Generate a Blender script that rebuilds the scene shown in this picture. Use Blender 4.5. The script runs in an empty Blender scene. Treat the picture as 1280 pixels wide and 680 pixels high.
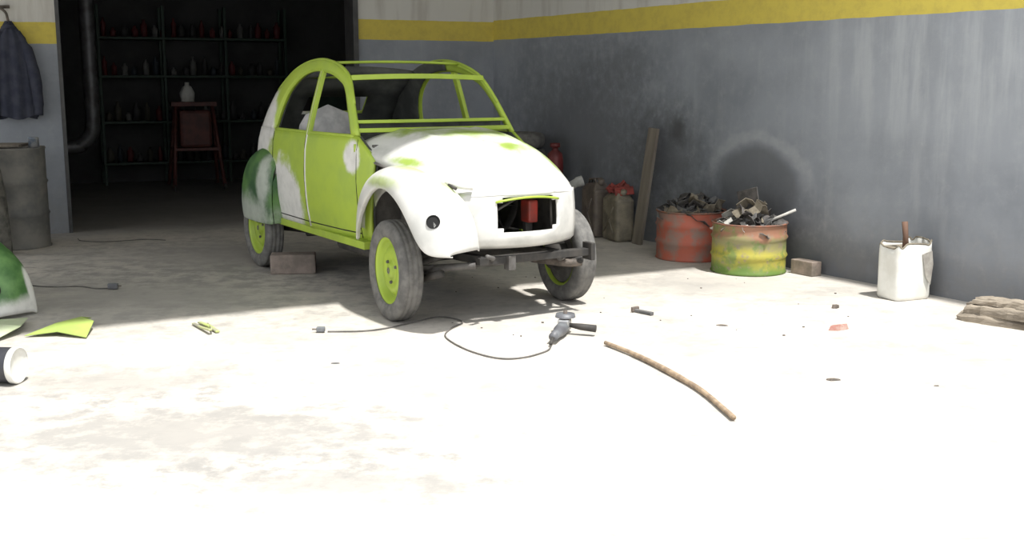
import bpy, bmesh, math, random
from mathutils import Vector, Matrix
from mathutils.bvhtree import BVHTree
random.seed(4)
C = bpy.context
D = bpy.data
R = math.radians

# ------------------------------------------------------------------ node helpers
def sock(nt, node_in, v):
    if isinstance(v, bpy.types.NodeSocket):
        nt.links.new(v, node_in)
    else:
        node_in.default_value = v
def M(nt, op, a, b=0.0, clamp=False):
    n = nt.nodes.new('ShaderNodeMath'); n.operation = op; n.use_clamp = clamp
    sock(nt, n.inputs[0], a); sock(nt, n.inputs[1], b); return n.outputs[0]
def V(nt, op, a, b=(0, 0, 0)):
    n = nt.nodes.new('ShaderNodeVectorMath'); n.operation = op
    sock(nt, n.inputs[0], a); sock(nt, n.inputs[1], b)
    return n.outputs['Value'] if op == 'LENGTH' else n.outputs[0]
def MR(nt, v, a, b, c=0.0, d=1.0):
    n = nt.nodes.new('ShaderNodeMapRange'); n.interpolation_type = 'SMOOTHSTEP'
    sock(nt, n.inputs[0], v)
    for i, x in enumerate((a, b, c, d)): n.inputs[i + 1].default_value = x
    return n.outputs[0]
def MIX(nt, f, a, b):
    n = nt.nodes.new('ShaderNodeMix'); n.data_type = 'RGBA'
    sock(nt, n.inputs[0], f)
    for s, x in ((n.inputs[6], a), (n.inputs[7], b)):
        if isinstance(x, tuple): s.default_value = (*x[:3], 1)
        else: nt.links.new(x, s)
    return n.outputs[2]
def NOISE(nt, co, scale, detail=5, rough=.6, stretch=None):
    if stretch: co = V(nt, 'MULTIPLY', co, stretch)
    n = nt.nodes.new('ShaderNodeTexNoise'); n.inputs['Scale'].default_value = scale
    n.inputs['Detail'].default_value = detail; n.inputs['Roughness'].default_value = rough
    nt.links.new(co, n.inputs['Vector']); return n.outputs[0]
def newmat(name):
    m = D.materials.new(name); m.use_nodes = True
    nt = m.node_tree; b = nt.nodes['Principled BSDF']
    tc = nt.nodes.new('ShaderNodeTexCoord')
    return m, nt, b, tc.outputs['Object']
def bumpit(nt, b, h, strength=.3, dist=.02):
    n = nt.nodes.new('ShaderNodeBump'); n.inputs['Strength'].default_value = strength
    n.inputs['Distance'].default_value = dist
    nt.links.new(h, n.inputs['Height']); nt.links.new(n.outputs[0], b.inputs['Normal'])
def mat(name, c1, c2=None, scale=8, rough=.6, metal=0, bump=0, lo=.35, hi=.65, stretch=None):
    m, nt, b, co = newmat(name)
    b.inputs['Roughness'].default_value = rough; b.inputs['Metallic'].default_value = metal
    if c2 is None: c2 = tuple(x * .8 for x in c1)
    n = NOISE(nt, co, scale, stretch=stretch)
    nt.links.new(MIX(nt, MR(nt, n, lo, hi), c1, c2), b.inputs['Base Color'])
    if bump: bumpit(nt, b, NOISE(nt, co, scale * 3, stretch=stretch), bump)
    return m
def patch_paint(name, base, other, patches, amp=.7, rough=.45, nscale=5, other2=None, soft=.12):
    m, nt, b, co = newmat(name)
    b.inputs['Roughness'].default_value = rough
    nz = M(nt, 'MULTIPLY', M(nt, 'SUBTRACT', NOISE(nt, co, nscale, 8, .7), .5), amp)
    tot = None
    for c, r in patches:
        l = V(nt, 'LENGTH', V(nt, 'DIVIDE', V(nt, 'SUBTRACT', co, c), r))
        f = MR(nt, M(nt, 'ADD', l, nz), 1 - soft * 2, 1 + soft, 1, 0)
        tot = f if tot is None else M(nt, 'MAXIMUM', tot, f)
    fine = NOISE(nt, co, 14, 5)
    o = MIX(nt, MR(nt, fine, .4, .7), other, tuple(x * .86 for x in other))
    bb = MIX(nt, MR(nt, NOISE(nt, co, 4, 6), .4, .65), base, tuple(x * .86 for x in base) if other2 is None else other2)
    nt.links.new(MIX(nt, tot, bb, o) if tot is not None else bb, b.inputs['Base Color'])
    return m

# ------------------------------------------------------------------ mesh helpers
def empty(name, loc=(0, 0, 0), rz=0):
    e = D.objects.new(name, None); C.collection.objects.link(e)
    e.location = loc; e.rotation_euler = (0, 0, rz); e.empty_display_size = .1
    return e
def mk(name, verts, faces, mt=None, parent=None, smooth=False, loc=(0, 0, 0), rot=(0, 0, 0), solid=0, sub=0, bevel=0, offs=0):
    me = D.meshes.new(name); me.from_pydata([tuple(v) for v in verts], [], faces)
    bm = bmesh.new(); bm.from_mesh(me); bmesh.ops.recalc_face_normals(bm, faces=bm.faces); bm.to_mesh(me); bm.free()
    me.update()
    o = D.objects.new(name, me); C.collection.objects.link(o)
    if mt:
        for x in (mt if isinstance(mt, list) else [mt]): me.materials.append(x)
    if smooth:
        for p in me.polygons: p.use_smooth = True
    if parent: o.parent = parent
    o.location = loc; o.rotation_euler = rot
    if sub:
        s = o.modifiers.new('s', 'SUBSURF'); s.levels = sub; s.render_levels = sub
    if solid:
        s = o.modifiers.new('t', 'SOLIDIFY'); s.thickness = solid; s.offset = offs
    if bevel:
        s = o.modifiers.new('b', 'BEVEL'); s.width = bevel; s.segments = 2; s.limit_method = 'ANGLE'
    return o
def boxgeo(c, s):
    x, y, z = c; a, b, d = s[0] / 2, s[1] / 2, s[2] / 2
    v = [(x - a, y - b, z - d), (x + a, y - b, z - d), (x + a, y + b, z - d), (x - a, y + b, z - d),
         (x - a, y - b, z + d), (x + a, y - b, z + d), (x + a, y + b, z + d), (x - a, y + b, z + d)]
    f = [(0, 3, 2, 1), (4, 5, 6, 7), (0, 1, 5, 4), (1, 2, 6, 5), (2, 3, 7, 6), (3, 0, 4, 7)]
    return v, f
def box(name, c, s, mt, parent=None, rot=(0, 0, 0), bevel=0.004, loc=None):
    if loc is None:
        v, f = boxgeo((0, 0, 0), s); return mk(name, v, f, mt, parent, loc=c, rot=rot, bevel=bevel)
    v, f = boxgeo(c, s); return mk(name, v, f, mt, parent, loc=loc, rot=rot, bevel=bevel)
def cat(pts, n=6):
    P = [Vector(p) for p in pts]; out = []
    for i in range(len(P) - 1):
        a = P[i - 1] if i else P[0] * 2 - P[1]; b = P[i]; c = P[i + 1]
        d = P[i + 2] if i + 2 < len(P) else P[-1] * 2 - P[-2]
        for k in range(n):
            t = k / n
            out.append(.5 * ((2 * b) + (c - a) * t + (2 * a - 5 * b + 4 * c - d) * t * t + (3 * b - a - 3 * c + d) * t ** 3))
    out.append(P[-1]); return out
def tubegeo(pts, r, seg=8, smooth=0, prof=None):
    P = cat(pts, smooth) if smooth else [Vector(p) for p in pts]
    V_, F_ = [], []
    up = None; n = len(P)
    for i, p in enumerate(P):
        t = (P[min(i + 1, n - 1)] - P[max(i - 1, 0)]).normalized()
        if up is None: up = Vector((0, 0, 1)) if abs(t.z) < .9 else Vector((1, 0, 0))
        s = t.cross(up).normalized(); up = s.cross(t).normalized()
        rr = r[i * len(r) // n] if isinstance(r, (list, tuple)) else r
        if prof: V_ += [p + s * a + up * b for a, b in prof]
        else: V_ += [p + s * math.cos(2 * math.pi * k / seg) * rr + up * math.sin(2 * math.pi * k / seg) * rr for k in range(seg)]
    m = len(prof) if prof else seg
    for i in range(n - 1):
        for k in range(m):
            F_.append((i * m + k, i * m + (k + 1) % m, (i + 1) * m + (k + 1) % m, (i + 1) * m + k))
    F_.append(tuple(range(m - 1, -1, -1))); F_.append(tuple((n - 1) * m + k for k in range(m)))
    return V_, F_
def tube(name, pts, r, mt, parent=None, smooth=0, seg=8, prof=None):
    v, f = tubegeo(pts, r, seg, smooth, prof)
    return mk(name, v, f, mt, parent, smooth=prof is None)
def bar(name, pts, w, h, mt, parent=None, smooth=0):
    p = [(-w / 2, -h / 2), (w / 2, -h / 2), (w / 2, h / 2), (-w / 2, h / 2)]
    v, f = tubegeo(pts, 0, 4, smooth, p)
    return mk(name, v, f, mt, parent, bevel=.004)
def lathegeo(prof, seg=40):
    v, f = [], []
    for i in range(seg):
        a = 2 * math.pi * i / seg
        v += [(r * math.cos(a), r * math.sin(a), z) for r, z in prof]
    m = len(prof)
    for i in range(seg):
        j = (i + 1) % seg
        for k in range(m - 1): f.append((i * m + k, j * m + k, j * m + k + 1, i * m + k + 1))
    return v, f
def lathe(name, prof, mt, parent=None, loc=(0, 0, 0), rot=(0, 0, 0), seg=40, solid=0):
    v, f = lathegeo(prof, seg)
    o = mk(name, v, f, mt, parent, smooth=True, loc=loc, rot=rot, solid=solid)
    return o
def grid(name, rows, mt, parent=None, solid=0, sub=0, smooth=True, skip=None, offs=0):
    n = len(rows[0]); v = [p for r in rows for p in r]; f = []
    for i in range(len(rows) - 1):
        for j in range(n - 1):
            if skip and skip(i, j): continue
            f.append((i * n + j, i * n + j + 1, (i + 1) * n + j + 1, (i + 1) * n + j))
    return mk(name, v, f, mt, parent, smooth=smooth, solid=solid, sub=sub, offs=offs)
def interp(tab, x):
    if x <= tab[0][0]: return tab[0][1]
    for (a, b), (c, d) in zip(tab, tab[1:]):
        if x <= c: return b + (d - b) * (x - a) / (c - a)
    return tab[-1][1]
def joingeo(parts):
    v, f = [], []
    for a, b in parts:
        k = len(v); v += list(a); f += [tuple(i + k for i in q) for q in b]
    return v, f

# ------------------------------------------------------------------ materials
LIME = (.375, .50, .055); PRIM = (.62, .615, .59)
m_dark = mat('dark_metal', (.025, .024, .023), (.05, .045, .04), 12, .7)
m_rubber = mat('tyre_rubber', (.10, .098, .094), (.17, .165, .155), 14, .85, bump=.1)
m_black = mat('black_void', (.008, .008, .008), rough=.9)
m_lime = mat('lime_paint', LIME, (.31, .42, .05), 4, .45)
m_prim = mat('primer_white', (.7, .7, .66), (.6, .59, .55), 6, .6)
m_lining = mat('cabin_lining', (.05, .052, .05), (.09, .095, .085), 5, .85)
m_side = patch_paint('door_paint', LIME, (.72, .71, .68), [((-1.84, -.66, .60), (.38, .4, .28)), ((-.64, -.6, .97), (.12, .3, .11)),
                     ((-2.42, -.55, 1.12), (.34, .45, .36)), ((-2.0, -.6, .45), (.5, .3, .08)), ((-.9, -.5, 1.55), (.12, .2, .04))], amp=1.3, nscale=3.5, other2=(.32, .44, .06))
HG = (.27, .37, .07)
m_hood = patch_paint('hood_paint', PRIM, HG, [((-.25, .05, 1.13), (.20, .34, .09)), ((-.12, .36, 1.04), (.26, .15, .12)), ((-.48, -.2, 1.14), (.12, .34, .05)), ((.15, .40, .96), (.18, .07, .12)), ((.15, .1, 1.04), (.10, .12, .05)), ((-.1, -.5, .96), (.35, .06, .03))],
                     amp=3.0, nscale=6, soft=.45, other2=(.47, .475, .44))
m_fend = patch_paint('fender_paint', PRIM, (.40, .47, .22), [((-.45, -.65, .7), (.08, .2, .2)), ((.12, -.57, .95), (.24, .08, .06)), ((.0, -.74, .86), (.3, .03, .04)), ((.40, -.44, .84), (.10, .10, .06))], amp=2.2, nscale=8, soft=.4, other2=(.48, .48, .46))
m_rfend = patch_paint('rear_fender_paint', (.03, .09, .03), (.42, .46, .40), [((-2.5, -.7, .45), (.6, .3, .14)), ((-2.1, -.72, .7), (.10, .2, .25))], amp=1.8, other2=(.09, .20, .05), soft=.3)
m_inner = mat('inner_wing', (.08, .076, .07), (.15, .14, .13), 8, .8)
m_rust = mat('rusty_steel', (.16, .13, .11), (.07, .06, .05), 20, .7)

def wallmat(name, zb, zt, right=False):
    m, nt, b, co = newmat(name)
    b.inputs['Roughness'].default_value = .75
    sep = nt.nodes.new('ShaderNodeSeparateXYZ'); nt.links.new(co, sep.inputs[0])
    x, z = sep.outputs[0], sep.outputs[2]
    n1 = NOISE(nt, co, 1.3, 7); n2 = NOISE(nt, co, 9, 8, .7)
    drip = NOISE(nt, co, 3.0, 6, .6, (2.2, 2.2, .25))
    zz = M(nt, 'ADD', z, M(nt, 'MULTIPLY', M(nt, 'SUBTRACT', NOISE(nt, co, 3), .5), .02))
    grey = MIX(nt, MR(nt, n1, .38, .66), (.265, .285, .318), (.205, .222, .25))
    grey = MIX(nt, MR(nt, n2, .48, .72, 0, .4), grey, (.33, .345, .365))
    grey = MIX(nt, MR(nt, drip, .52, .75, 0, .35), grey, (.37, .385, .405))
    low = M(nt, 'MULTIPLY', MR(nt, z, .0, .7, 1, 0), MR(nt, n2, .3, .6))
    grey = MIX(nt, M(nt, 'MULTIPLY', low, .5), grey, (.19, .18, .17))
    if right:
        q = V(nt, 'DIVIDE', V(nt, 'SUBTRACT', co, (2.04, 0, .62)), (.52, 1, .37))
        l = V(nt, 'LENGTH', V(nt, 'MULTIPLY', q, (1, 0, 1)))
        l = M(nt, 'ADD', l, M(nt, 'MULTIPLY', M(nt, 'SUBTRACT', NOISE(nt, co, 2.6, 6), .5), .5))
        ring = M(nt, 'MULTIPLY', MR(nt, M(nt, 'ABSOLUTE', M(nt, 'SUBTRACT', l, 1.05)), .05, .20, 1, 0), MR(nt, z, .5, .85))
        grey = MIX(nt, M(nt, 'MULTIPLY', M(nt, 'MULTIPLY', ring, .5), MR(nt, n2, .3, .6, .5, 1)), grey, (.40, .41, .43))
        grey = MIX(nt, MR(nt, l, .7, 1.02, .75, 0), grey, (.12, .125, .135))
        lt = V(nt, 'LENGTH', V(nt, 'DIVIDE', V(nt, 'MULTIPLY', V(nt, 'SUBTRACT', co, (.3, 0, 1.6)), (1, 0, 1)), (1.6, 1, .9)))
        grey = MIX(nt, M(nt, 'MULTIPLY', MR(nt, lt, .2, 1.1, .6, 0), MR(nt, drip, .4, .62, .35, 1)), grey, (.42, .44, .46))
        for c, r, s in (((3.05, 0, 1.02), (.12, 1, .15), .95), ((3.2, 0, .8), (.6, 1, .5), .6), ((4.6, 0, .9), (1.5, 1, 1.0), .65), ((1.0, 0, .1), (2.2, 1, .22), .5), ((2.3, 0, .25), (1.1, 1, .4), .6), ((3.9, 0, 1.6), (.5, 1, .3), .3)):
            l = V(nt, 'LENGTH', V(nt, 'DIVIDE', V(nt, 'MULTIPLY', V(nt, 'SUBTRACT', co, c), (1, 0, 1)), r))
            l = M(nt, 'ADD', l, M(nt, 'MULTIPLY', M(nt, 'SUBTRACT', n2, .5), 1.2))
            grey = MIX(nt, MR(nt, l, .2, 1.3, s, 0), grey, (.085, .087, .093))
    c = MIX(nt, M(nt, 'GREATER_THAN', zz, zb), grey, MIX(nt, MR(nt, n2, .4, .7), (.60, .49, .085), (.50, .40, .08)))
    c = MIX(nt, M(nt, 'GREATER_THAN', zz, zt), c, MIX(nt, MR(nt, drip, .45, .7), (.58, .57, .53), (.46, .44, .40)))
    nt.links.new(c, b.inputs['Base Color'])
    bumpit(nt, b, n2, .25)
    return m
m_wr = wallmat('painted_wall_right', 1.90, 2.11, True)
m_wb = wallmat('painted_wall_back', 1.885, 2.095)
m_wl = wallmat('painted_wall_pillar', 1.80, 2.0)
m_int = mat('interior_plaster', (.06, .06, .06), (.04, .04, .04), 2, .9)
m_ceil = mat('ceiling_paint', (.45, .45, .43), (.4, .4, .38), 3, .9)

# ground
m_g, nt, b, co = newmat('worn_concrete')
b.inputs['Roughness'].default_value = .85
b.inputs['Specular IOR Level'].default_value = .25
a1 = NOISE(nt, co, .9, 8, .65); a2 = NOISE(nt, co, 6, 9, .72); a3 = NOISE(nt, co, 60, 4, .7); a4 = NOISE(nt, co, 2.4, 8, .7)
scr = NOISE(nt, co, 5, 8, .75, (.35, 2.6, 1))
col = MIX(nt, MR(nt, a1, .40, .62), (.57, .53, .475), (.46, .435, .395))
col = MIX(nt, MR(nt, a4, .48, .64, 0, .55), col, (.36, .34, .31))
col = MIX(nt, MR(nt, a2, .50, .68, 0, .55), col, (.32, .30, .275))
col = MIX(nt, MR(nt, scr, .56, .66, 0, .4), col, (.27, .255, .235))
col = MIX(nt, MR(nt, a3, .62, .72, 0, .5), col, (.22, .20, .18))
for c_, r_, s_ in (((-1.35, 4.5, 0), (1.0, .5, 1), .75), ((-.7, 3.9, 0), (.6, .25, 1), .6), ((-1.9, 5.3, 0), (.6, .35, 1), .6), ((-2.6, 7.6, 0), (1.8, 1.1, 1), .6), ((1.5, 8.0, 0), (.9, .6, 1), .4), ((-2.3, 9.3, 0), (1.7, 1.3, 1), .65)):
    l = M(nt, 'ADD', V(nt, 'LENGTH', V(nt, 'DIVIDE', V(nt, 'SUBTRACT', co, c_), r_)), M(nt, 'MULTIPLY', M(nt, 'SUBTRACT', a2, .5), 5.0))
    col = MIX(nt, MR(nt, l, .2, 1.4, s_, 0), col, (.25, .242, .23))
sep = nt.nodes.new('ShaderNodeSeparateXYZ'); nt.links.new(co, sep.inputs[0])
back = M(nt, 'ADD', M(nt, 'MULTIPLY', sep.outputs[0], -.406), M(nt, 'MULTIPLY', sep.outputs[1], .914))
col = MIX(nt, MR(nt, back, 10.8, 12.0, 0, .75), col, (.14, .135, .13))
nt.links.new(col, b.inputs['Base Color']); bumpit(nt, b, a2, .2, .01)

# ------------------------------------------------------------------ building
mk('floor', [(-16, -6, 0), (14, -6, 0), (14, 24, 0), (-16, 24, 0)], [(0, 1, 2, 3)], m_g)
WA = R(121.54)
def wbox(name, x0, x1, y0, y1, z0, z1, mt, loc, rz):
    return box(name, ((x0 + x1) / 2, (y0 + y1) / 2, (z0 + z1) / 2), (x1 - x0, y1 - y0, z1 - z0), mt, None, (0, 0, rz), 0, loc=loc)
wbox('wall_right', -6.5, 6.25, -.22, 0, 0, 3.2, m_wr, (3.05, 7.32, 0), WA)
A = (-.205, 12.62, 0); BA = R(23.95)
wbox('wall_back', -1.548, .25, 0, .28, 0, 3.2, m_wb, A, BA)
wbox('wall_left', -9, -4.48, 0, .28, 0, 3.2, m_wl, A, BA)
wbox('wall_lintel', -4.48, -1.548, 0, .28, 2.85, 3.2, m_wb, A, BA)
wbox('wall_interior_back', -6.2, .6, 5.7, 5.85, 0, 3.1, m_int, A, BA)
wbox('wall_interior_left', -6.0, -5.85, .28, 5.7, 0, 3.1, m_int, A, BA)
wbox('wall_interior_right', .25, .4, .28, 5.7, 0, 3.1, m_int, A, BA)
wbox('ceiling', -6.2, .6, 0.28, 5.85, 3.1, 3.2, m_int, A, BA)
tr = mat('door_frame_steel', (.05, .05, .05), (.03, .03, .03), 8, .5)
wbox('trim_1', -1.60, -1.545, -.03, .30, 0, 2.85, tr, A, BA)
wbox('trim_2', -4.485, -4.45, -.01, .30, 0, 2.85, tr, A, BA)
rp = [(-6.1, 3.12), (2.80, 7.99), (-.08, 12.75), (-6.7, 9.85)]
mk('canopy_roof', [(x, y, 3.2) for x, y in rp] + [(x, y, 3.32) for x, y in rp],
   [(3, 2, 1, 0), (4, 5, 6, 7), (0, 1, 5, 4), (1, 2, 6, 5), (2, 3, 7, 6), (3, 0, 4, 7)], m_ceil)

# ------------------------------------------------------------------ CAR
car = empty('car', (-.178, 7.10, 0), math.atan2(-.852, .523))
PL = [(-2.65, .57), (-2.3, .62), (-1.9, .65), (-1.3, .66), (-.8, .635), (-.5, .60), (-.3, .57)]
PZ = [(.42, -.03), (.6, 0), (.8, .01), (1.0, 0), (1.12, -.025), (1.3, -.075), (1.5, -.135), (1.6, -.17)]
def ys(x, z): return interp(PL, x) + interp(PZ, z)
XF = [(.42, -.46), (.6, -.42), (.97, -.36), (1.10, -.60)]
XR = [(.42, -2.62), (.7, -2.62), (.9, -2.58), (1.10, -2.50)]
OUT = [(-.60, 1.10), (-.75, 1.30), (-.88, 1.45), (-1.0, 1.52), (-1.2, 1.575), (-1.45, 1.60), (-1.75, 1.575), (-2.03, 1.49), (-2.28, 1.35), (-2.43, 1.21), (-2.50, 1.10)]
INN = [(-.67, 1.10), (-.80, 1.285), (-.915, 1.41), (-1.03, 1.465), (-1.2, 1.51), (-1.45, 1.53), (-1.68, 1.50), (-1.86, 1.42), (-1.97, 1.32), (-2.03, 1.20), (-2.05, 1.10)]
o3 = cat([(a, 0, b_) for a, b_ in OUT], 5); i3 = cat([(a, 0, b_) for a, b_ in INN], 5)
for sg, nm in ((-1, 'right'), (1, 'left')):
    for kind in ('body_side_', 'side_lining_'):
        off = 0 if kind[0] == 'b' else -.022
        rows = []
        for k in range(15):
            z = .42 + .68 * k / 14; r = []
            for j in range(41):
                x = interp(XF, z) + (interp(XR, z) - interp(XF, z)) * j / 40
                r.append((x, sg * (ys(x, z) + off), z))
            rows.append(r)
        grid(kind + nm, rows, m_side if off == 0 else m_lining, car, solid=.02 if off == 0 else .006, offs=0)
    for kind in ('window_frame_', 'frame_lining_'):
        off = 0 if kind[0] == 'w' else -.026
        rows = []
        for s in range(5):
            r = []
            for a, b_ in list(zip(o3, i3))[(0 if off == 0 else 24):]:
                p = b_.lerp(a, s / 4); r.append((p.x, sg * (ys(p.x, p.z) + off - (.012 if s == 4 else 0)), p.z))
            rows.append(r)
        grid(kind + nm, rows, m_side if off == 0 else m_lining, car, solid=.03 if off == 0 else .006, offs=0)
    tube('roof_rail_' + nm, [(p.x, sg * (ys(p.x, p.z) - .005), p.z + .004) for p in o3[5:40]], .012, m_lime, car)
    tube('window_seal_' + nm, [(p.x, sg * (ys(p.x, p.z) + .004), p.z) for p in i3[1:-1]], .009, m_lime, car)
    bp = [(-1.335, sg * (ys(-1.335, z) + .002), z) for z in (1.08, 1.2, 1.3, 1.4, 1.47, 1.53)]
    bar('pillar_b_' + nm, bp, .03, .055, m_lime, car)
    tube('pillar_gap_' + nm, [(-1.335, sg * (ys(-1.335, z) + .0125), z) for z in [.44 + .108 * k for k in range(11)]], .006, m_prim if sg < 0 else m_lime, car)
    tube('belt_rail_' + nm, [(x, sg * (ys(x, 1.10) + .004), 1.10) for x in [-.64 - .07 * k for k in range(21)]], .012, m_lime, car)
    for q, xx in enumerate((-.56, -1.355, -2.06)):
        z1 = 1.08
        tube(f'door_seam_{nm}_{q+1}', [(xx - (.0 if q else (z - .42) * .03), sg * (ys(xx, z) + .0095), z) for z in [.44 + (z1 - .44) * k / 10 for k in range(11)]], .0045, m_black, car)
    tube('door_seam_low_' + nm, [(x, sg * (ys(x, .47) + .0095), .47) for x in [-.56 - .075 * k for k in range(21)]], .0045, m_black, car)
    box('sill_' + nm, (-1.3, sg * .60, .405), (1.72, .08, .05), m_lime, car)
    tube('door_hinge_' + nm, [(-.60, sg * (ys(-.6, 1.03) + .01), 1.0), (-.60, sg * (ys(-.6, 1.03) + .01), 1.05)], .01, m_lime, car)
for kind, dx, mm in (('rear_panel', 0, m_side), ('rear_lining', .024, m_lining)):
    rows = []
    for x, z in OUT[7:] + [(-2.56, .97), (-2.60, .8), (-2.62, .6), (-2.62, .42)]:
        w = ys(x, z) - dx; rows.append([(x - .07 * (1 - s * s) + dx, w * s, z - dx * (.8 if z > 1.1 else 0)) for s in [-1 + k / 6 for k in range(13)]])
    grid(kind, rows, mm, car, solid=.02 if dx == 0 else .004, skip=lambda i, j: i in (1,) and 3 <= j <= 8)
def hoop(nm, x, z, w, r, mt, rise=.03):
    tube(nm, [(x, w * s, z + rise * (1 - s * s)) for s in [-1 + k / 6 for k in range(13)]], r, mt, car)
hoop('roof_crossbar', -1.2, 1.578, .475, .010, m_lime, .01)
hoop('roof_rear_hoop', -2.01, 1.485, .50, .012, m_lime, .03)
tube('rolled_roof_canvas', [(-1.93, .47 * s, 1.50 + .03 * (1 - s * s)) for s in [-1 + k / 6 for k in range(13)]], .035, m_lining, car, seg=12)
bar('windshield_header', [(-.90 + .03 * (1 - s * s), .505 * s, 1.475 + .012 * (1 - s * s)) for s in [-1 + k / 6 for k in range(13)]], .05, .035, m_lime, car)
bar('windshield_base', [(-.645 + .03 * (1 - s * s), .575 * s, 1.135) for s in [-1 + k / 6 for k in range(13)]], .04, .028, m_lime, car)
bar('windshield_lower_rail', [(-.685 + .03 * (1 - s * s), .565 * s, 1.19) for s in [-1 + k / 6 for k in range(13)]], .03, .022, m_lime, car)
box('vent_flap', (-.70, 0, 1.162), (.015, 1.08, .04), m_lining, car)
box('dashboard_shelf', (-.78, 0, 1.09), (.20, 1.10, .03), m_lining, car)
box('cabin_floor', (-1.5, 0, .40), (2.2, 1.16, .03), m_inner, car)
box('firewall', (-.47, 0, .74), (.03, 1.10, .62), m_inner, car)
rows = []
for k in range(13):
    t = k / 12; z = .42 + .86 * t; w = .25 * math.sqrt(max(0, 1 - max(0, (t - .72) / .28) ** 2)) + .004; d = .10 * math.sqrt(max(0, 1 - max(0, (t - .72) / .28) ** 2)) + .003
    rows.append([(-1.72 - (z - .4) * .1 + d * math.cos(a), -.30 + w * math.sin(a), z) for a in [2 * math.pi * j / 20 for j in range(21)]])
grid('covered_seat', rows, mat('seat_cover_cloth', (.46, .45, .45), (.32, .32, .32), 9, .9), car)
# hood
HS = [(-.62, 1.14, 1.04, .595), (-.4, 1.135, .99, .58), (-.1, 1.105, .94, .545), (.15, 1.05, .89, .505), (.33, .985, .85, .47), (.45, .91, .825, .44), (.52, .84, .80, .415), (.545, .785, .775, .40)]
hc = cat([(a, b_, c_) for a, b_, c_, d_ in HS], 4); hw = cat([(a, d_, 0) for a, b_, c_, d_ in HS], 4)
rows = []
for p, q in zip(hc, hw):
    x, zc, ze, w = p.x, p.y, p.z, q.y
    bl = max(0, min(1, (x + .3) / .8)); bl = bl * bl
    r = [(x - .9 * w * w * bl, -w, ze - .05)]
    for k in range(25):
        s = -1 + k / 12; y = w * math.copysign(abs(s) ** .85, s)
        ridge = .012 * math.exp(-((abs(s) - .42) / .05) ** 2)
        r.append((x - .9 * y * y * bl, y, ze + (zc - ze) * (1 - abs(s) ** 2.4) + ridge * (1 if x < .4 else .3)))
    r.append((x - .9 * w * w * bl, w, ze - .05))
    rows.append(r)
grid('hood', rows, m_hood, car, solid=.012)
for sg, nm, idx in ((-1, 'right', 0), (1, 'left', -1)):
    tube('hood_seam_' + nm, [(r[idx][0], r[idx][1] + sg * .008, r[idx][2] + .008) for r in rows[:-2]], .009, m_inner, car)
def fx(y): return .54 - .9 * y * y
rows = []
zr = [.475, .50, .54, .57, .595, .65, .70, .745, .775, .80]
yr = [-.42 + .84 * k / 24 for k in range(25)]
for z in zr:
    bulge = .02 * math.sin(math.pi * (z - .47) / .33)
    rows.append([(fx(y) + bulge - (.03 if z < .5 else 0), y, z) for y in yr])
def gskip(i, j):
    yc = (yr[j] + yr[j + 1]) / 2; lim = .225 if 3 < i < 7 else .19
    return 3 <= i <= 7 and abs(yc) < lim
grid('front_panel', rows, m_fend, car, solid=.012, skip=gskip)
tube('grille_lip', [(fx(y) + .022, y, .775 - .5 * y * y) for y in [-.22 + .044 * k for k in range(11)]], .007, m_lime, car)
for sg, nm in ((-1, 'r'), (1, 'l')):
    box('engine_bay_side_' + nm, (-.03, sg * .37, .66), (.80, .02, .36), m_inner, car)
box('engine_bay_floor', (-.03, 0, .46), (.84, .72, .02), m_dark, car)
lathe('cooling_fan_ring', [(.17, -.02), (.18, -.02), (.18, .05), (.17, .05), (.17, -.02)], m_dark, car, loc=(.10, -.02, .68), rot=(0, R(90), 0), seg=32)
for q in range(6):
    a = q * math.pi / 3
    bar(f'fan_blade_{q+1}', [(.11, -.02 + .03 * math.cos(a), .68 + .03 * math.sin(a)), (.12, -.02 + .16 * math.cos(a), .68 + .16 * math.sin(a))], .05, .008, m_dark, car)
box('voltage_box', (.34, .125, .665), (.10, .07, .14), mat('red_paint', (.40, .04, .025), (.2, .04, .03), rough=.5), car, bevel=.012)
box('voltage_box_bracket', (.32, .125, .535), (.04, .05, .14), m_dark, car)
tube('grille_strut', [(.49, .19, .58), (.46, .20, .80)], .008, m_dark, car)
tube('brace_tube', [(.36, -.3, .60), (.36, .02, .75)], .009, m_inner, car)

# front fender
FS = [(-.52, -.585, .50, -.62, .52, -.655, .44), (-.46, -.58, .66, -.62, .68, -.68, .50), (-.40, -.575, .80, -.62, .81, -.70, .56),
      (-.28, -.56, .88, -.62, .89, -.72, .68), (-.13, -.54, .91, -.61, .935, -.735, .79), (0, -.52, .92, -.60, .955, -.74, .83),
      (.15, -.50, .89, -.59, .955, -.74, .815), (.30, -.46, .85, -.58, .93, -.74, .74), (.42, -.41, .81, -.56, .885, -.735, .62),
      (.52, -.37, .75, -.53, .81, -.715, .485), (.60, -.345, .66, -.51, .71, -.675, .475), (.645, -.34, .57, -.50, .60, -.63, .475), (.655, -.35, .485, -.50, .495, -.60, .472)]
def lerp(a, b_, t): return a + (b_ - a) * t
def fender(name, mt, parent):
    rows = []
    for x, yi, zi, yc, zc, yo, zl in FS:
        k = max(0, min(1, (x - .25) / .4))
        def X(y): return x - k * .13 * max(0, (y + .54) / .2) ** 1.6
        rows.append([(X(y), y, z) for y, z in ((yi + .01, max(zi - .10, .47)), (yi, zi), (lerp(yi, yc, .5), lerp(zi, zc, .7)), (yc, zc), (lerp(yc, yo, .75), zc - .22 * (zc - zl)),
                     (yo, lerp(zc, zl, .6)), (yo, zl + .01), (yo + .002, zl), (yo + .025, zl))])
    return grid(name, rows, mt, parent, sub=2, solid=.008)
ff = fender('front_fender', m_fend, car)
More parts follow.
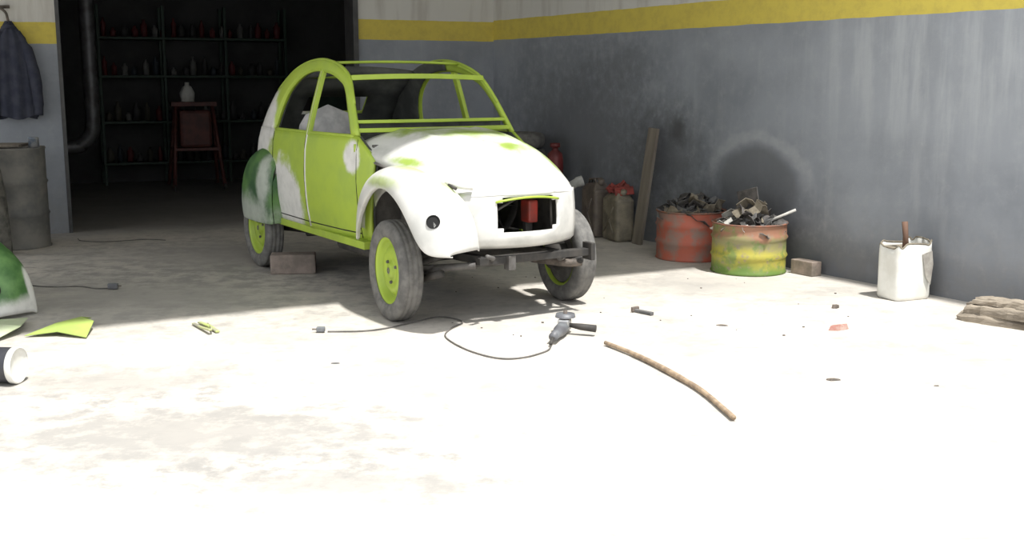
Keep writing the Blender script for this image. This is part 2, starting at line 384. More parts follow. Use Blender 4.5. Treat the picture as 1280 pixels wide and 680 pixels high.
def surf_disc(nm, target, origin, r, mt, obj, parent, depth=.006):
    C.view_layer.update()
    dg = C.evaluated_depsgraph_get()
    bv = BVHTree.FromObject(obj, dg)
    o_, t_ = Vector(origin), Vector(target)
    hit = bv.ray_cast(o_, (t_ - o_).normalized())
    if hit[0] is None: return
    n = hit[1]
    if n.dot(t_ - o_) > 0: n = -n
    v, f = lathegeo([(0, 0), (r, 0), (r, depth), (r * 1.12, depth), (r * 1.12, -.004)], 24)
    q = n.to_track_quat('Z', 'Y')
    v = [q @ Vector(p) + hit[0] for p in v]
    mk(nm, v, f, mt, parent)
surf_disc('indicator_hole', (.42, -.60, .655), (1.4, -1.0, .75), .036, m_black, ff, car)
surf_disc('headlight_mount_hole', (.36, -.45, .84), (1.3, -.75, 1.3), .028, m_dark, ff, car)
tube('headlight_bracket', [(.36, -.47, .87), (.42, -.41, .85), (.46, -.34, .84)], .018, m_prim, car)
tube('headlight_bracket_bolt', [(.40, -.47, .855), (.47, -.46, .84)], .010, m_dark, car)
RS = [(-1.97, .90, .58), (-2.08, .945, .36), (-2.25, .97, .36), (-2.45, .955, .36), (-2.62, .88, .36), (-2.76, .76, .36), (-2.85, .60, .37), (-2.88, .45, .38)]
for sg, nm in ((-1, 'right'), (1, 'left')):
    rows = []
    for x, zt, zl in RS:
        zl = .38
        wv = interp([(-2.88, .60), (-2.8, .66), (-2.6, .72), (-2.4, .745), (-2.1, .735), (-1.97, .70)], x)
        rows.append([(x, sg * .50, zt - .03), (x, sg * .57, zt), (x, sg * lerp(.57, wv, .7), zt - .05), (x, sg * wv, lerp(zt, zl, .35)), (x, sg * (wv + .01), lerp(zt, zl, .7)), (x, sg * wv, zl + .02), (x, sg * (wv - .005), zl)])
    grid('rear_fender_' + nm, rows, m_rfend, car, sub=2, solid=.008)
    mk('rear_fender_front_lip_' + nm, [(-1.97, sg * .50, .87), (-1.97, sg * .62, .86), (-1.97, sg * .695, .7), (-1.97, sg * .70, .5), (-1.97, sg * .69, .39), (-1.97, sg * .5, .39)], [(0, 1, 2, 3, 4, 5)], m_rfend, car, solid=.008)

def wheel(nm, loc, rz, out):
    w = empty(nm, loc, rz); w.parent = car
    T = [(.205, -.055), (.215, -.064), (.245, -.071), (.275, -.069), (.296, -.061), (.306, -.050), (.310, -.038), (.306, -.034), (.306, -.030), (.311, -.026), (.311, -.010), (.306, -.006), (.306, 0),
         (.306, .006), (.311, .010), (.311, .026), (.306, .030), (.306, .034), (.310, .038), (.306, .050), (.296, .061), (.275, .069), (.245, .071), (.215, .064), (.205, .055)]
    v, f = [], []
    n = 200
    for i in range(n):
        a = 2 * math.pi * i / n
        for k, (r, z) in enumerate(T):
            if r > .3065 and (i % 2 == 0): r -= .003
            aa = a + (.015 if (k % 6 < 3 and r > .296) else 0)
            v.append((r * math.cos(aa), z, r * math.sin(aa)))
    m = len(T)
    for i in range(n):
        j = (i + 1) % n
        for k in range(m - 1): f.append((i * m + k, i * m + k + 1, j * m + k + 1, j * m + k))
    mk('tyre', v, f, m_rubber, w, smooth=True)
    s = out
    P = [(.0, .045), (.03, .044), (.045, .036), (.05, .022), (.075, .020), (.10, .030), (.125, .032), (.145, .018), (.16, -.005), (.178, -.005), (.186, .03), (.20, .048), (.213, .056), (.214, .048), (.2, .03), (.19, -.05), (.21, -.058)]
    v, f = lathegeo(P, 56); v = [(a, s * c_, b_) for a, b_, c_ in v]
    mk('rim', v, f, m_lime, w, smooth=True)
    parts = []
    for q in range(3):
        a = q * 2 * math.pi / 3 + .4
        v, f = lathegeo([(0, .034), (.009, .034), (.011, .02), (.011, .015)], 10)
        parts.append(([(x_ + .075 * math.cos(a), s * z_, y_ + .075 * math.sin(a)) for x_, y_, z_ in v], f))
    v, f = lathegeo([(.008, .0475), (.014, .05), (.02, .0465)], 16); parts.append(([(x_, s * z_, y_) for x_, y_, z_ in v], f))
    v, f = joingeo(parts); mk('wheel_nuts', v, f, m_inner, w)
    v, f = lathegeo([(.0, -.03), (.19, -.03), (.19, -.035)], 32); mk('rim_back', [(a, s * c_, b_) for a, b_, c_ in v], f, m_inner, w)
    v, f = lathegeo([(0, -.12), (.09, -.12), (.10, -.03)], 24); mk('brake_drum', [(a, s * c_, b_) for a, b_, c_ in v], f, m_dark, w, smooth=True)
wheel('wheel_front_right', (0, -.63, .311), R(-4), -1)
wheel('wheel_front_left', (0, .63, .311), R(-4), 1)
wheel('wheel_rear_right', (-2.40, -.63, .311), 0, -1)
wheel('wheel_rear_left', (-2.40, .63, .311), 0, 1)
m_arm = mat('suspension_steel', (.11, .105, .10), (.06, .055, .05), 15, .6)
box('chassis_platform', (-1.35, 0, .34), (1.95, .72, .09), m_dark, car)
for sg, nm in ((-1, 'r'), (1, 'l')):
    bar('chassis_rail_' + nm, [(-.4, sg * .28, .36), (.1, sg * .27, .39), (.46, sg * .26, .40)], .06, .05, m_dark, car)
    tube('suspension_arm_' + nm, [(-.33, sg * .42, .33), (-.15, sg * .46, .32), (0, sg * .50, .31), (0, sg * .56, .31)], .032, m_arm, car, smooth=4)
    tube('rear_arm_' + nm, [(-1.9, sg * .42, .33), (-2.2, sg * .46, .32), (-2.4, sg * .52, .31)], .03, m_dark, car, smooth=4)
    tube('drive_shaft_' + nm, [(.12, sg * .12, .45), (.02, sg * .52, .33)], .022, m_arm, car)
    tube('front_link_' + nm, [(.42, sg * .30, .37), (.25, sg * .44, .34), (.05, sg * .54, .29)], .022, m_arm, car, smooth=4)
    tube('spring_can_' + nm, [(-.55, sg * .50, .34), (-1.1, sg * .50, .34)], .05, m_dark, car)
    tube('shock_absorber_' + nm, [(.05, sg * .53, .24), (.36, sg * .50, .33)], .024, m_dark, car)
tube('front_axle_tube', [(-.33, -.46, .33), (-.33, .46, .33)], .045, m_dark, car)
tube('rear_axle_tube', [(-1.9, -.46, .33), (-1.9, .46, .33)], .045, m_dark, car)
bar('front_crossmember', [(.44, -.30, .395), (.46, 0, .40), (.44, .50, .395)], .06, .045, m_dark, car)
tube('steering_rod', [(.18, -.54, .345), (.26, -.1, .34), (.2, .54, .345)], .015, m_arm, car)
box('towing_plate', (.45, .50, .40), (.10, .03, .11), m_dark, car)
box('towing_bracket', (.48, -.10, .38), (.06, .05, .09), m_arm, car)
tube('bumper_bracket_1', [(.46, -.22, .40), (.52, -.24, .42), (.55, -.30, .44)], .014, m_arm, car)
tube('gearbox', [(-.35, 0, .50), (.05, 0, .52)], .12, m_dark, car)
tube('exhaust_stub', [(.1, .30, .32), (.3, .42, .31), (.34, .52, .31)], .026, m_rust, car, smooth=4)

# ------------------------------------------------------------------ objects by the right wall
def drum(name, loc, h, mt, rim):
    p = empty(name, loc)
    r = .283
    P = [(0, .0), (r, .0), (r + .008, .008), (r, .02)]
    for zz in (h * .36, h * .72): P += [(r, zz - .02), (r + .012, zz), (r, zz + .02)]
    P += [(r, h - .01), (r + .008, h), (r - .004, h), (r - .006, h - .02), (r - .008, .02), (0, .02)]
    lathe('shell', P, mt, p)
    lathe('rim_ring', [(r + .006, h + .004), (r + .012, h - .004), (r + .004, h - .01), (r - .004, h), (r + .006, h + .004)], rim, p)
    return p
m, nt, b, co = newmat('drum_green_yellow'); b.inputs['Roughness'].default_value = .6
sep = nt.nodes.new('ShaderNodeSeparateXYZ'); nt.links.new(co, sep.inputs[0])
n = NOISE(nt, co, 3.2, 5); n2 = NOISE(nt, co, 7, 6)
zz = M(nt, 'ADD', sep.outputs[2], M(nt, 'MULTIPLY', M(nt, 'SUBTRACT', n, .5), .25))
c = MIX(nt, MR(nt, zz, .02, .12), (.12, .20, .04), (.40, .36, .06))
c = MIX(nt, MR(nt, zz, .16, .24), c, (.28, .26, .12))
c = MIX(nt, MR(nt, zz, .25, .30), c, (.32, .16, .10))
c = MIX(nt, MR(nt, n2, .52, .66, 0, .8), c, (.14, .22, .06))
c = MIX(nt, MR(nt, NOISE(nt, co, 18, 6), .52, .72), c, (.26, .21, .16))
nt.links.new(c, b.inputs['Base Color']); m_dgy = m
m_dred = mat('drum_red', (.46, .12, .075), (.28, .19, .16), 7, .6, lo=.42, hi=.66)
m_dred_r = mat('drum_rim_rust', (.32, .13, .08), (.14, .11, .09), 12, .7)
m_junk = [mat('scrap_dark', (.04, .038, .036), (.10, .09, .085), 15, .8), mat('scrap_grey', (.16, .155, .15), (.08, .08, .08), 12, .8), mat('scrap_tan', (.24, .21, .16), (.13, .11, .08), 12, .9), mat('scrap_white', (.48, .47, .43), (.3, .29, .27), 12, .8)]
def scraps(name, parent, n, rad, z0, hgt, size, mats, seed, thick=.004):
    rnd = random.Random(seed); v, f, mi = [], [], []
    for q in range(n):
        a = rnd.uniform(0, 6.28); rr = rad * math.sqrt(rnd.random())
        c_ = Vector((rr * math.cos(a), rr * math.sin(a), z0 + (1 - rr / rad * .8) * hgt * rnd.uniform(.2, 1)))
        rot = Matrix.Rotation(rnd.uniform(0, 6.28), 3, 'Z') @ Matrix.Rotation(rnd.uniform(-1.1, 1.1), 3, 'X')
        s = size * rnd.uniform(.5, 1.3); ww = rnd.uniform(.3, 1); k = len(v); N_ = 5; ph = rnd.uniform(0, 6)
        for i in range(N_):
            for j in range(N_):
                p = Vector(((i / 4 - .5) * s, (j / 4 - .5) * s * ww, s * .18 * math.sin(i * 1.7 + ph) + rnd.uniform(-1, 1) * s * .07))
                v.append(rot @ p + c_)
        mm = rnd.randrange(len(mats))
        for i in range(N_ - 1):
            for j in range(N_ - 1):
                f.append((k + i * N_ + j, k + i * N_ + j + 1, k + (i + 1) * N_ + j + 1, k + (i + 1) * N_ + j)); mi.append(mm)
    o = mk(name, v, f, mats, parent, solid=thick)
    for p, q in zip(o.data.polygons, mi): p.material_index = q
    return o
d2 = drum('scrap_drum', (1.835, 8.59, 0), .385, m_dgy, m_dred_r)
scraps('rubbish', d2, 60, .23, .31, .20, .18, [m_junk[0], m_junk[0], m_junk[1], m_junk[2], m_junk[0], m_junk[3]], 3)
bar('broken_panel', [(-.06, -.02, .36), (.0, .02, .50), (-.02, .05, .63)], .20, .012, m_junk[0], d2)
tube('stick', [(.08, -.1, .38), (.32, -.13, .49)], .011, m_junk[3], d2)
lathe('fill', [(0, .34), (.27, .33)], m_junk[0], d2, seg=24)
d1 = drum('scrap_drum', (1.49, 9.26, 0), .40, m_dred, m_dred_r)
scraps('rubbish', d1, 64, .21, .34, .27, .18, [m_junk[0], m_junk[0], m_junk[1], m_junk[0], m_junk[2]], 8)
lathe('fill', [(0, .35), (.27, .34)], m_junk[0], d1, seg=24)

m_wood = mat('weathered_wood', (.24, .21, .17), (.13, .11, .09), 6, .85, bump=.3, stretch=(1, 1, .12))
box('wooden_plank', (0, 0, .52), (.125, .03, 1.05), m_wood, None, (R(-6), R(4), WA + R(180)), .003, loc=(1.13, 10.02, .005))
def jerry(name, loc, rz, mt):
    p = empty(name, loc, rz)
    box('can_body', (0, 0, .20), (.17, .32, .40), mt, p, bevel=.03)
    mk('shoulder', [(-.085, -.15, .38), (.085, -.15, .38), (.085, .15, .38), (-.085, .15, .38), (-.05, -.10, .45), (.05, -.10, .45), (.05, .12, .43), (-.05, .12, .43)],
       [(0, 1, 5, 4), (1, 2, 6, 5), (2, 3, 7, 6), (3, 0, 4, 7), (4, 5, 6, 7)], mt, p, bevel=.015)
    for q in (-.03, 0, .03):
        tube('handle_bar', [(q, -.07, .44), (q, -.05, .475), (q, .08, .465), (q, .10, .43)], .009, mt, p)
    lathe('cap', [(0, .035), (.026, .035), (.028, 0)], mt, p, loc=(0, -.11, .44), rot=(R(25), 0, 0), seg=16)
    for sx in (-1, 1):
        tube('side_rib', [(sx * .086, -.10, .08), (sx * .086, .10, .32)], .008, mt, p)
        tube('side_rib_cross', [(sx * .086, .10, .08), (sx * .086, -.10, .32)], .008, mt, p)
    return p
j1 = jerry('jerry_can', (.80, 10.62, 0), R(20), mat('can_brown', (.18, .15, .12), (.11, .09, .08), 8, .6)); j1.scale = (1.05, 1, 1.15)
j2 = jerry('jerry_can', (.98, 10.30, 0), R(20), mat('can_tan', (.26, .23, .17), (.15, .13, .10), 8, .6)); j2.scale = (1.1, 1, 1)
rg = empty('red_rag', (0, .02, .47)); rg.parent = j2; scraps('cloth', rg, 10, .07, .0, .04, .16, [mat('red_cloth', (.32, .06, .05), (.2, .05, .04), 10, .9)], 12)
tube('exhaust_pipe', [(.44, 10.42, .0), (.46, 10.40, .25), (.50, 10.42, .44), (.58, 10.43, .51), (.66, 10.44, .54)], [.03, .03, .03, .04, .05], mat('hose_grey', (.5, .5, .48), (.3, .3, .28), 8, .7), None, smooth=5, seg=12)
lathe('gas_bottle', [(0, .02), (.065, .0), (.08, .05), (.08, .70), (.07, .76), (.035, .79), (.03, .80), (.03, .82), (.05, .82), (.05, .86), (.0, .86)], mat('bottle_red', (.16, .02, .02), (.09, .018, .018), 6, .5), loc=(.42, 10.95, 0), seg=28)
ts = empty('tyre_stack', (.02, 11.35, 0))
for q in range(6):
    T = [(.19, -.06), (.24, -.078), (.29, -.066), (.31, -.03), (.31, .03), (.29, .066), (.24, .078), (.19, .06)]
    lathe(f'stacked_tyre_{q+1}', T, m_rubber, ts, loc=(random.uniform(-.02, .02), random.uniform(-.02, .02), .08 + .158 * q), seg=40)
m_brick = mat('brick_dusty', (.30, .24, .20), (.19, .16, .13), 10, .9, bump=.4)
box('brick', (2.24, 8.42, .055), (.22, .10, .11), m_brick, None, (0, 0, WA), .006)
box('stone_block', (-1.68, 8.50, .075), (.34, .17, .15), mat('block_stone', (.28, .23, .20), (.18, .15, .13), 8, .9, bump=.5), None, (0, 0, R(8)), .012)

# white cut canister
wc = empty('plastic_canister', (2.66, 7.49, 0), R(24))
mw = mat('white_plastic', (.78, .78, .74), (.66, .65, .60), 6, .4)
rows = []
for k, (z, sc) in enumerate([(0, .90), (.01, .97), (.03, 1), (.12, .99), (.24, 1), (.30, 1), (.35, .99), (.375, .985)]):
    r = []
    for j in range(65):
        a = 2 * math.pi * j / 64; e = 6
        cx = math.copysign(abs(math.cos(a)) ** (2 / e), math.cos(a)); cy = math.copysign(abs(math.sin(a)) ** (2 / e), math.sin(a))
        dz = (.012 * math.sin(a * 7 + 1) + .015 * math.cos(a)) if k == 7 else 0
        r.append((.150 * sc * cx, .11 * sc * cy, z + dz))
    rows.append(r)
grid('canister_body', rows, mw, wc, solid=.006)
mk('canister_base', rows[1][:-1], [tuple(range(64))], mw, wc)
mk('torn_flap', [(.04, -.116, .31), (.125, -.116, .33), (.13, -.125, .24), (.11, -.13, .10), (.07, -.125, .16)], [(0, 1, 2, 3, 4)], mat('flap_plastic', (.36, .34, .30), (.24, .22, .2), 12, .6), wc, solid=.004)
mk('dried_plaster', [(-.14, -.10, .33), (.14, -.10, .33), (.14, .10, .35), (-.14, .10, .35)], [(0, 1, 2, 3)], m_junk[2], wc)
tube('dirty_rim', [(x_, y_, z_ + .002) for x_, y_, z_ in rows[7]], .006, m_junk[2], wc)
tube('brush_handle', [(0, 0, .32), (-.005, 0, .42), (-.01, .01, .52)], [.022, .018, .02], mat('handle_wood', (.16, .09, .06), rough=.8), wc)

# weathered broken boards on the far right
cb = empty('weathered_boards', (3.03, 6.64, 0), R(-46))
m_card = mat('rotten_wood', (.30, .255, .20), (.11, .09, .07), 7, .9, bump=.9, stretch=(.25, 1.6, 1.6))
def slab(name, L, W, H, z, y, seed, rz=0):
    rnd = random.Random(seed); rows = []
    n = 14
    ring = [(-.5, 0), (-.5, .6), (-.42, 1), (-.2, 1.02), (0, .97), (.2, 1.03), (.42, 1), (.5, .6), (.5, 0)]
    for i in range(n):
        t = i / (n - 1); e = 1 - .25 * (abs(2 * t - 1) ** 6); wob = rnd.uniform(-.006, .006)
        rows.append([((t - .5) * L + rnd.uniform(-.01, .01), y + a * W * e + wob + rz * (t - .5) + rnd.uniform(-.005, .005), z + max(0, b_ * H * e + rnd.uniform(-.006, .006) * (b_ > 0))) for a, b_ in ring])
    nn = len(ring); v = [p for r in rows for p in r]; f = []
    for i in range(n - 1):
        for j in range(nn): f.append((i * nn + j, i * nn + (j + 1) % nn, (i + 1) * nn + (j + 1) % nn, (i + 1) * nn + j))
    f.append(tuple(range(nn - 1, -1, -1))); f.append(tuple((n - 1) * nn + k for k in range(nn)))
    mk(name, v, f, m_card, cb)
slab('board_1', .60, .26, .05, 0, 0, 1)
slab('board_2', .56, .15, .055, .05, .045, 2, .03)
slab('board_3', .52, .10, .05, .05, -.075, 3, -.03)
slab('board_4', .44, .12, .04, .103, .02, 4, .05)

# ------------------------------------------------------------------ yard floor objects
def cable(name, pts, r=.0045, mt=m_inner):
    return tube(name, [(x, y, r + .002) for x, y in pts], r, mt, None, smooth=8, seg=6)
pt = empty('angle_grinder', (.27, 6.25, 0), R(75))
mg = mat('tool_grey', (.16, .17, .18), (.10, .10, .11), 10, .5)
lathe('motor_housing', [(0, -.16), (.026, -.155), (.028, -.05), (.036, 0), (.038, .08), (.03, .10), (0, .10)], mg, pt, loc=(0, 0, .045), rot=(0, R(90), 0), seg=20)
box('gear_head', (.14, 0, .055), (.08, .07, .07), mat('tool_alu', (.45, .45, .45), (.3, .3, .3), 8, .35, .6), pt, bevel=.012)
lathe('disc_guard', [(0, 0), (.055, 0), (.06, -.02)], mg, pt, loc=(.16, 0, .115), seg=24)
tube('spindle', [(.16, 0, .09), (.16, 0, .135)], .012, m_rust, pt)
tube('side_handle', [(.13, -.03, .055), (.12, -.10, .05), (.115, -.19, .045)], [.012, .02, .022], m_dark, pt)
tube('cord_guard', [(-.16, 0, .04), (-.22, .0, .02)], .01, m_dark, pt)
cable('extension_cord', [(.215, 6.03), (.187, 5.93), (.08, 5.80), (-.05, 5.76), (-.19, 5.88), (-.31, 6.08), (-.385, 6.30), (-.36, 6.5), (-.30, 6.67), (-.38, 6.80), (-.474, 6.82), (-.586, 6.69), (-.76, 6.49), (-.9, 6.42), (-1.08, 6.41)])
pl = empty('power_plug', (-1.12, 6.41, .02), R(180))
box('plug_body', (0, 0, 0), (.05, .03, .03), mg, pl, bevel=.006)
for q in (-1, 1): tube(f'pin_{q+2}', [(.025, q * .008, 0), (.05, q * .008, 0)], .003, m_rust, pl)
cable('floor_cable', [(-3.6, 8.05), (-3.49, 7.94), (-3.3, 7.86), (-3.1, 7.88), (-2.95, 7.80), (-2.86, 7.80)])
pl = empty('power_plug', (-2.82, 7.79, .025), 0)
box('plug_body', (0, 0, 0), (.07, .04, .04), mg, pl, bevel=.006)
for q in (-1, 1): tube(f'pin_{q+2}', [(.035, q * .008, 0), (.055, q * .008, 0)], .003, m_rust, pl)
cable('thin_wire', [(-4.05, 10.35), (-3.95, 10.2), (-3.7, 10.15), (-3.4, 10.3), (-3.2, 10.25)], .004)
tube('wooden_stick', [(.52, 6.08, .017), (.64, 5.84, .018), (.74, 5.59, .017), (.83, 5.32, .017), (.898, 5.07, .017), (.959, 4.67, .017)], [.012, .014, .015, .013, .012], mat('stick_bark', (.36, .27, .18), (.22, .16, .11), 25, .9), None, smooth=5)
sl = empty('painted_metal_strips', (-1.82, 6.50, 0), R(-55))
ms = mat('strip_paint', (.42, .50, .14), (.34, .33, .24), 14, .6)
bar('strip_1', [(-.16, .02, .012), (.0, .022, .018), (.15, .02, .01)], .025, .012, ms, sl)
bar('strip_2', [(-.15, -.02, .01), (.0, -.025, .015), (.17, -.03, .03)], .022, .012, mat('strip_bare', (.25, .24, .2), (.4, .42, .2), 14, .6), sl)
tube('strip_wire', [(-.1, .05, .01), (.1, .0, .03), (.16, -.02, .03)], .005, ms, sl)
def chip(name, x, y, s, mt, rz, h=.25):
    rnd = random.Random(int(x * 100)); v = []
    for q in range(7):
        a = 2 * math.pi * q / 7; v.append((s * math.cos(a) * rnd.uniform(.6, 1.1), s * .45 * math.sin(a) * rnd.uniform(.6, 1.1), 0))
    v += [(p[0] * .8, p[1] * .75, s * h * rnd.uniform(.7, 1.2)) for p in v]
    f = [tuple(range(6, -1, -1)), tuple(range(7, 14))] + [(k, (k + 1) % 7, 7 + (k + 1) % 7, 7 + k) for k in range(7)]
    mk(name, v, f, mt, None, loc=(x, y, .001), rot=(0, 0, rz))
m_chipr = mat('chip_red', (.35, .16, .13), (.4, .3, .26), 20, .9)
chip('rubble_chip', 1.936, 6.49, .075, m_chipr, .2, .4)
chip('rubble_chip', 2.10, 7.13, .045, m_rust, .5, .5)
chip('rubble_chip', 1.264, 6.60, .045, m_rust, -.2, .1)
chip('rubble_chip', 1.577, 5.35, .05, m_rust, -.1, .15)
chip('rubble_chip', 2.05, 5.24, .015, m_rust, .1)
chip('rubble_chip', -.92, 5.68, .03, m_junk[1], .1, .1)
cl = empty('metal_clamp', (.83, 6.95, 0), R(-50))
bar('clamp_bar', [(-.07, 0, .012), (.08, 0, .012)], .03, .02, m_junk[1], cl); bar('clamp_jaw', [(-.07, -.03, .02), (-.07, .03, .02)], .02, .03, m_rust, cl)
rnd = random.Random(5); parts = []
for q in range(26):
    x = rnd.uniform(-.4, 2.4); y = rnd.uniform(6.2, 8.4)
    if x > 2.7 - (y - 7.3) * .6: continue
    s = rnd.uniform(.003, .007); v, f = boxgeo((0, 0, 0), (s * 2, s * 1.3, s)); mt_ = Matrix.Rotation(rnd.uniform(0, 3), 3, 'Z')
    parts.append(([mt_ @ Vector(p) + Vector((x, y, s / 2)) for p in v], f))
v, f = joingeo(parts); mk('gravel_bits', v, f, m_rust)

# ------------------------------------------------------------------ left side objects
lf = empty('detached_fender', (-3.00, 7.62, -.455), math.atan2(-.852, .523))
lf.scale = (1.06, 1.06, 1.09); lf.location.z = -.51
m_lf = patch_paint('detached_fender_paint', (.045, .13, .035), (.72, .71, .68), [((.3, -.5, .46), (.6, .5, .15)), ((.50, -.34, .6), (.07, .06, .5))], amp=.5, other2=(.14, .28, .09))
lfo = fender('fender_shell', m_lf, lf)
surf_disc('indicator_hole', (.42, -.50, .62), (1.4, -.9, .72), .04, m_black, lfo, lf)
m_pg = mat('panel_green', (.38, .50, .12), (.32, .42, .11), 5, .5)
mk('cut_body_panel', [(-2.80, 6.28, .01), (-2.69, 6.46, .045), (-2.60, 6.78, .01), (-2.60, 6.62, .05), (-2.48, 6.50, .05), (-2.43, 6.24, .01), (-2.62, 6.30, .03)],
   [(0, 1, 6), (1, 3, 4, 6), (1, 2, 3), (6, 4, 5)], m_pg, solid=.004)
mk('primed_body_panel', [(-3.25, 6.15, .01), (-2.92, 6.10, .01), (-2.85, 6.35, .05), (-2.95, 6.68, .03), (-3.3, 6.60, .02), (-3.15, 6.4, .07)],
   [(0, 1, 5), (1, 2, 5), (2, 3, 5), (3, 4, 5), (4, 0, 5)], mat('panel_pale', (.50, .55, .38), (.40, .47, .28), 5, .5), solid=.004)
tb = empty('paint_bucket', (-2.52, 5.30, .092), R(-6))
m_nav = mat('label_navy', (.022, .023, .032), (.04, .04, .045), 10, .5)
lathe('bucket_body', [(0, -.16), (.082, -.16), (.084, .10), (.09, .10), (.09, .125), (.082, .13), (.078, .10), (.075, -.15), (0, -.15)], mw, tb, rot=(0, R(90), 0), seg=36)
lathe('label', [(.0855, -.14), (.0865, .10)], m_nav, tb, rot=(0, R(90), 0), seg=36)
lathe('lid', [(0, .118), (.07, .118), (.08, .125)], mw, tb, rot=(0, R(90), 0), seg=36)
od = empty('oil_barrel', (-4.42, 9.90, 0))
m_od = mat('barrel_grimy', (.12, .12, .115), (.20, .19, .17), 5, .7)
r = .285
P = [(0, 0), (r, 0), (r + .008, .01), (r, .02), (r, .28), (r + .012, .30), (r, .32), (r, .56), (r + .012, .58), (r, .60), (r, .86), (r + .008, .87), (r + .002, .885), (r - .01, .87), (0, .865)]
lathe('barrel_shell', P, m_od, od)
box('board', (-.12, -.02, .90), (.5, .30, .025), m_wood, od, (0, 0, R(6)))
lathe('paint_can', [(0, 0), (.045, 0), (.045, .09), (.048, .095), (.04, .1), (0, .095)], mat('can_blue', (.16, .20, .26), (.5, .5, .5), 12, .4, .4), od, loc=(.20, .03, .867), seg=24)
sk = []
for k in range(13):
    z = k * .1; w = interp([(0, .17), (.3, .18), (.7, .13), (1.0, .09), (1.2, .05)], z)
    sk.append([(w * math.cos(a) * (1 + .08 * math.sin(5 * a + k)), w * .8 * math.sin(a), z) for a in [2 * math.pi * j / 24 for j in range(25)]])
so = grid('tied_sack', sk, mat('sack_cloth', (.16, .15, .13), (.08, .08, .07), 14, .9, bump=.6))
so.location = (-4.42, 9.38, .0)
jk = empty('work_jacket', (-4.66, 10.60, 0), BA)
m_j = mat('jacket_navy', (.022, .026, .045), (.04, .043, .062), 10, .9)
rows = []
for k in range(19):
    t = k / 18; z = 2.0 - .88 * t
    w = interp([(0, .02), (.08, .06), (.16, .12), (.3, .15), (.6, .165), (1, .175)], t); d = interp([(0, .02), (.2, .05), (1, .075)], t)
    rows.append([((w + .012 * math.sin(6 * a + 4 * t)) * math.cos(a) + .03 * t, -.04 + (d * (1 + .25 * math.sin(9 * a + 3 * t))) * math.sin(a) - d * .4, z - .02 * math.sin(a * 3) * t) for a in [2 * math.pi * j / 36 for j in range(37)]])
grid('jacket_body', rows, m_j, jk)
for sg in (-1, 1):
    tube('sleeve', [(sg * .07, -.05, 1.90), (sg * .14, -.08, 1.75), (sg * .18 + .01, -.09, 1.5), (sg * .185 + .02, -.09, 1.27), (sg * .18 + .02, -.09, 1.14)], [.03, .05, .055, .05, .045], m_j, jk, smooth=5, seg=12)
tube('collar', [(-.05, -.05, 1.93), (0, -.09, 1.955), (.05, -.05, 1.93)], .025, m_j, jk, smooth=4)
tube('wall_hook', [(-.14, -.0, 2.10), (-.10, -.08, 2.13), (-.02, -.09, 2.08), (.0, -.06, 2.0)], .012, m_rust, jk, smooth=4)
tube('wall_hook_bracket', [(-.2, .02, 2.12), (0.02, -.02, 2.13)], .015, m_rust, jk)

# ------------------------------------------------------------------ garage interior
bld = Matrix.Translation(Vector(A)) @ Matrix.Rotation(BA, 4, 'Z')
def bpt(x, y, z=0): return tuple(bld @ Vector((x, y, z)))
sh = empty('shelving_unit', bpt(-2.45, 5.35), BA)
m_gs = mat('shelf_green', (.022, .05, .032), (.015, .033, .022), 6, .6)
for x in (-1.3, -.43, .43, 1.3):
    for y in (-.2, .2): box('upright', (x, y, 1.25), (.04, .04, 2.5), m_gs, sh)
for z in (.3, .88, 1.52, 2.05): box('shelf_board', (0, 0, z), (2.64, .46, .035), m_gs, sh)
rnd = random.Random(11); cols = [(.11, .018, .018), (.15, .15, .14), (.03, .04, .05), (.06, .055, .04), (.04, .04, .04)]
cm = [mat(f'container_{i}', c_, rough=.6) for i, c_ in enumerate(cols)]
for z in (.3, .88, 1.52, 2.05):
    parts = []; mi = []
    for q in range(19):
        x = -1.22 + q * .135 + rnd.uniform(-.02, .02); h = rnd.uniform(.10, .28); r = rnd.uniform(.03, .055)
        v, f = lathegeo([(0, 0), (r, 0), (r, h * .7), (r * .4, h * .85), (r * .4, h), (0, h)], 12)
        parts.append(([(a + x, b_ - .08, c_ + z + .018) for a, b_, c_ in v], f)); mi += [rnd.choice((0, 1, 2, 3, 4, 4, 2)) if z < 2 else rnd.choice((0, 0, 1, 4))] * len(f)
    v, f = joingeo(parts); o = mk('bottles', v, f, cm, sh, smooth=True)
    for p, q in zip(o.data.polygons, mi): p.material_index = q
m_pipe = mat('flue_metal', (.16, .16, .17), (.10, .10, .10), 6, .5, .5)
tube('flue_pipe', [bpt(-4.0, 3.3, 3.06), bpt(-4.0, 3.3, 1.5), bpt(-4.0, 3.3, 1.0), bpt(-4.03, 3.3, .80), bpt(-4.15, 3.3, .68), bpt(-4.35, 3.3, .65), bpt(-5.75, 3.3, .65)], .09, m_pipe, None, smooth=5, seg=20)
es = empty('engine_stand', (-4.30, 15.3, 0), BA)
mr = mat('stand_red', (.12, .035, .027), (.07, .025, .02), 8, .6)
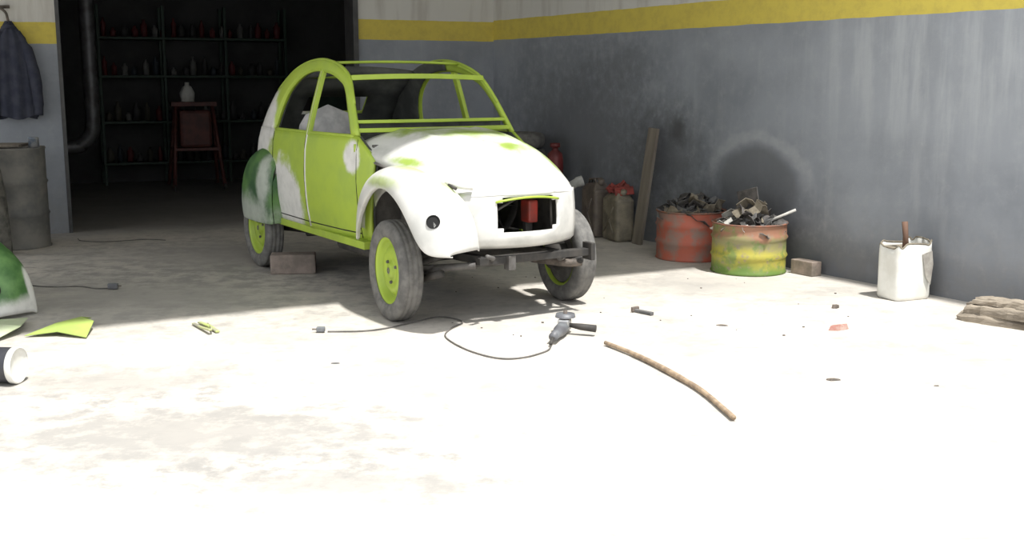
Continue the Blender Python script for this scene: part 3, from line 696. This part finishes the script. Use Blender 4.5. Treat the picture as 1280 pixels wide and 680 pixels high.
for sx in (-.3, .3):
    tube('leg', [(sx * 1.1, -.25, .05), (sx * .8, 0, 1.15)], .025, mr, es); tube('leg_rear', [(sx * 1.1, .35, .05), (sx * .8, 0, 1.15)], .025, mr, es)
    lathe('castor', [(0, -.015), (.045, -.015), (.045, .015), (0, .015)], m_dark, es, loc=(sx * 1.1, -.25, .045), rot=(0, R(90), 0), seg=16)
box('cross_tray', (0, .03, .55), (.58, .4, .04), mr, es); box('top_bar', (0, 0, 1.15), (.6, .06, .06), mr, es)
box('machine_body', (0, .03, .82), (.42, .30, .5), mr, es, bevel=.04)
lathe('white_jug', [(0, 0), (.09, 0), (.10, .12), (.06, .2), (.03, .22), (.03, .26), (0, .26)], mat('jug_white', (.6, .6, .56), rough=.5), es, loc=(-.08, 0, 1.18), seg=20)
wbk = empty('workbench', bpt(-.42, 4.9), BA)
box('bench_top', (0, 0, .88), (1.1, .6, .06), m_wood, wbk); box('bench_cabinet', (0, .05, .43), (1.0, .5, .85), m_dark, wbk)
box('tool_chest', (-.1, .05, 1.08), (.6, .35, .34), m_gs, wbk)

# ------------------------------------------------------------------ light
sun = D.lights.new('sun', 'SUN'); sun.energy = 6.3; sun.angle = R(2.5); sun.color = (1, .98, .94)
so_ = D.objects.new('sun', sun); C.collection.objects.link(so_)
el = R(68); so_.rotation_euler = Vector((math.cos(el) * .6, -math.cos(el) * .8, math.sin(el))).to_track_quat('Z', 'Y').to_euler()
so_.location = (3, -4, 9)
w = D.worlds.new('sky'); C.scene.world = w; w.use_nodes = True
bg = w.node_tree.nodes['Background']; bg.inputs[0].default_value = (.94, .97, 1, 1); bg.inputs[1].default_value = 1.5

cam = D.cameras.new('camera'); co_ = D.objects.new('camera', cam); C.collection.objects.link(co_)
co_.location = (0, 0, 1.45); co_.rotation_euler = (R(90 - 9.65), 0, 0)
cam.sensor_width = 36; cam.lens = 39.375; cam.clip_end = 100
C.scene.camera = co_
C.scene.view_settings.view_transform = 'Standard'
C.scene.view_settings.look = 'None'
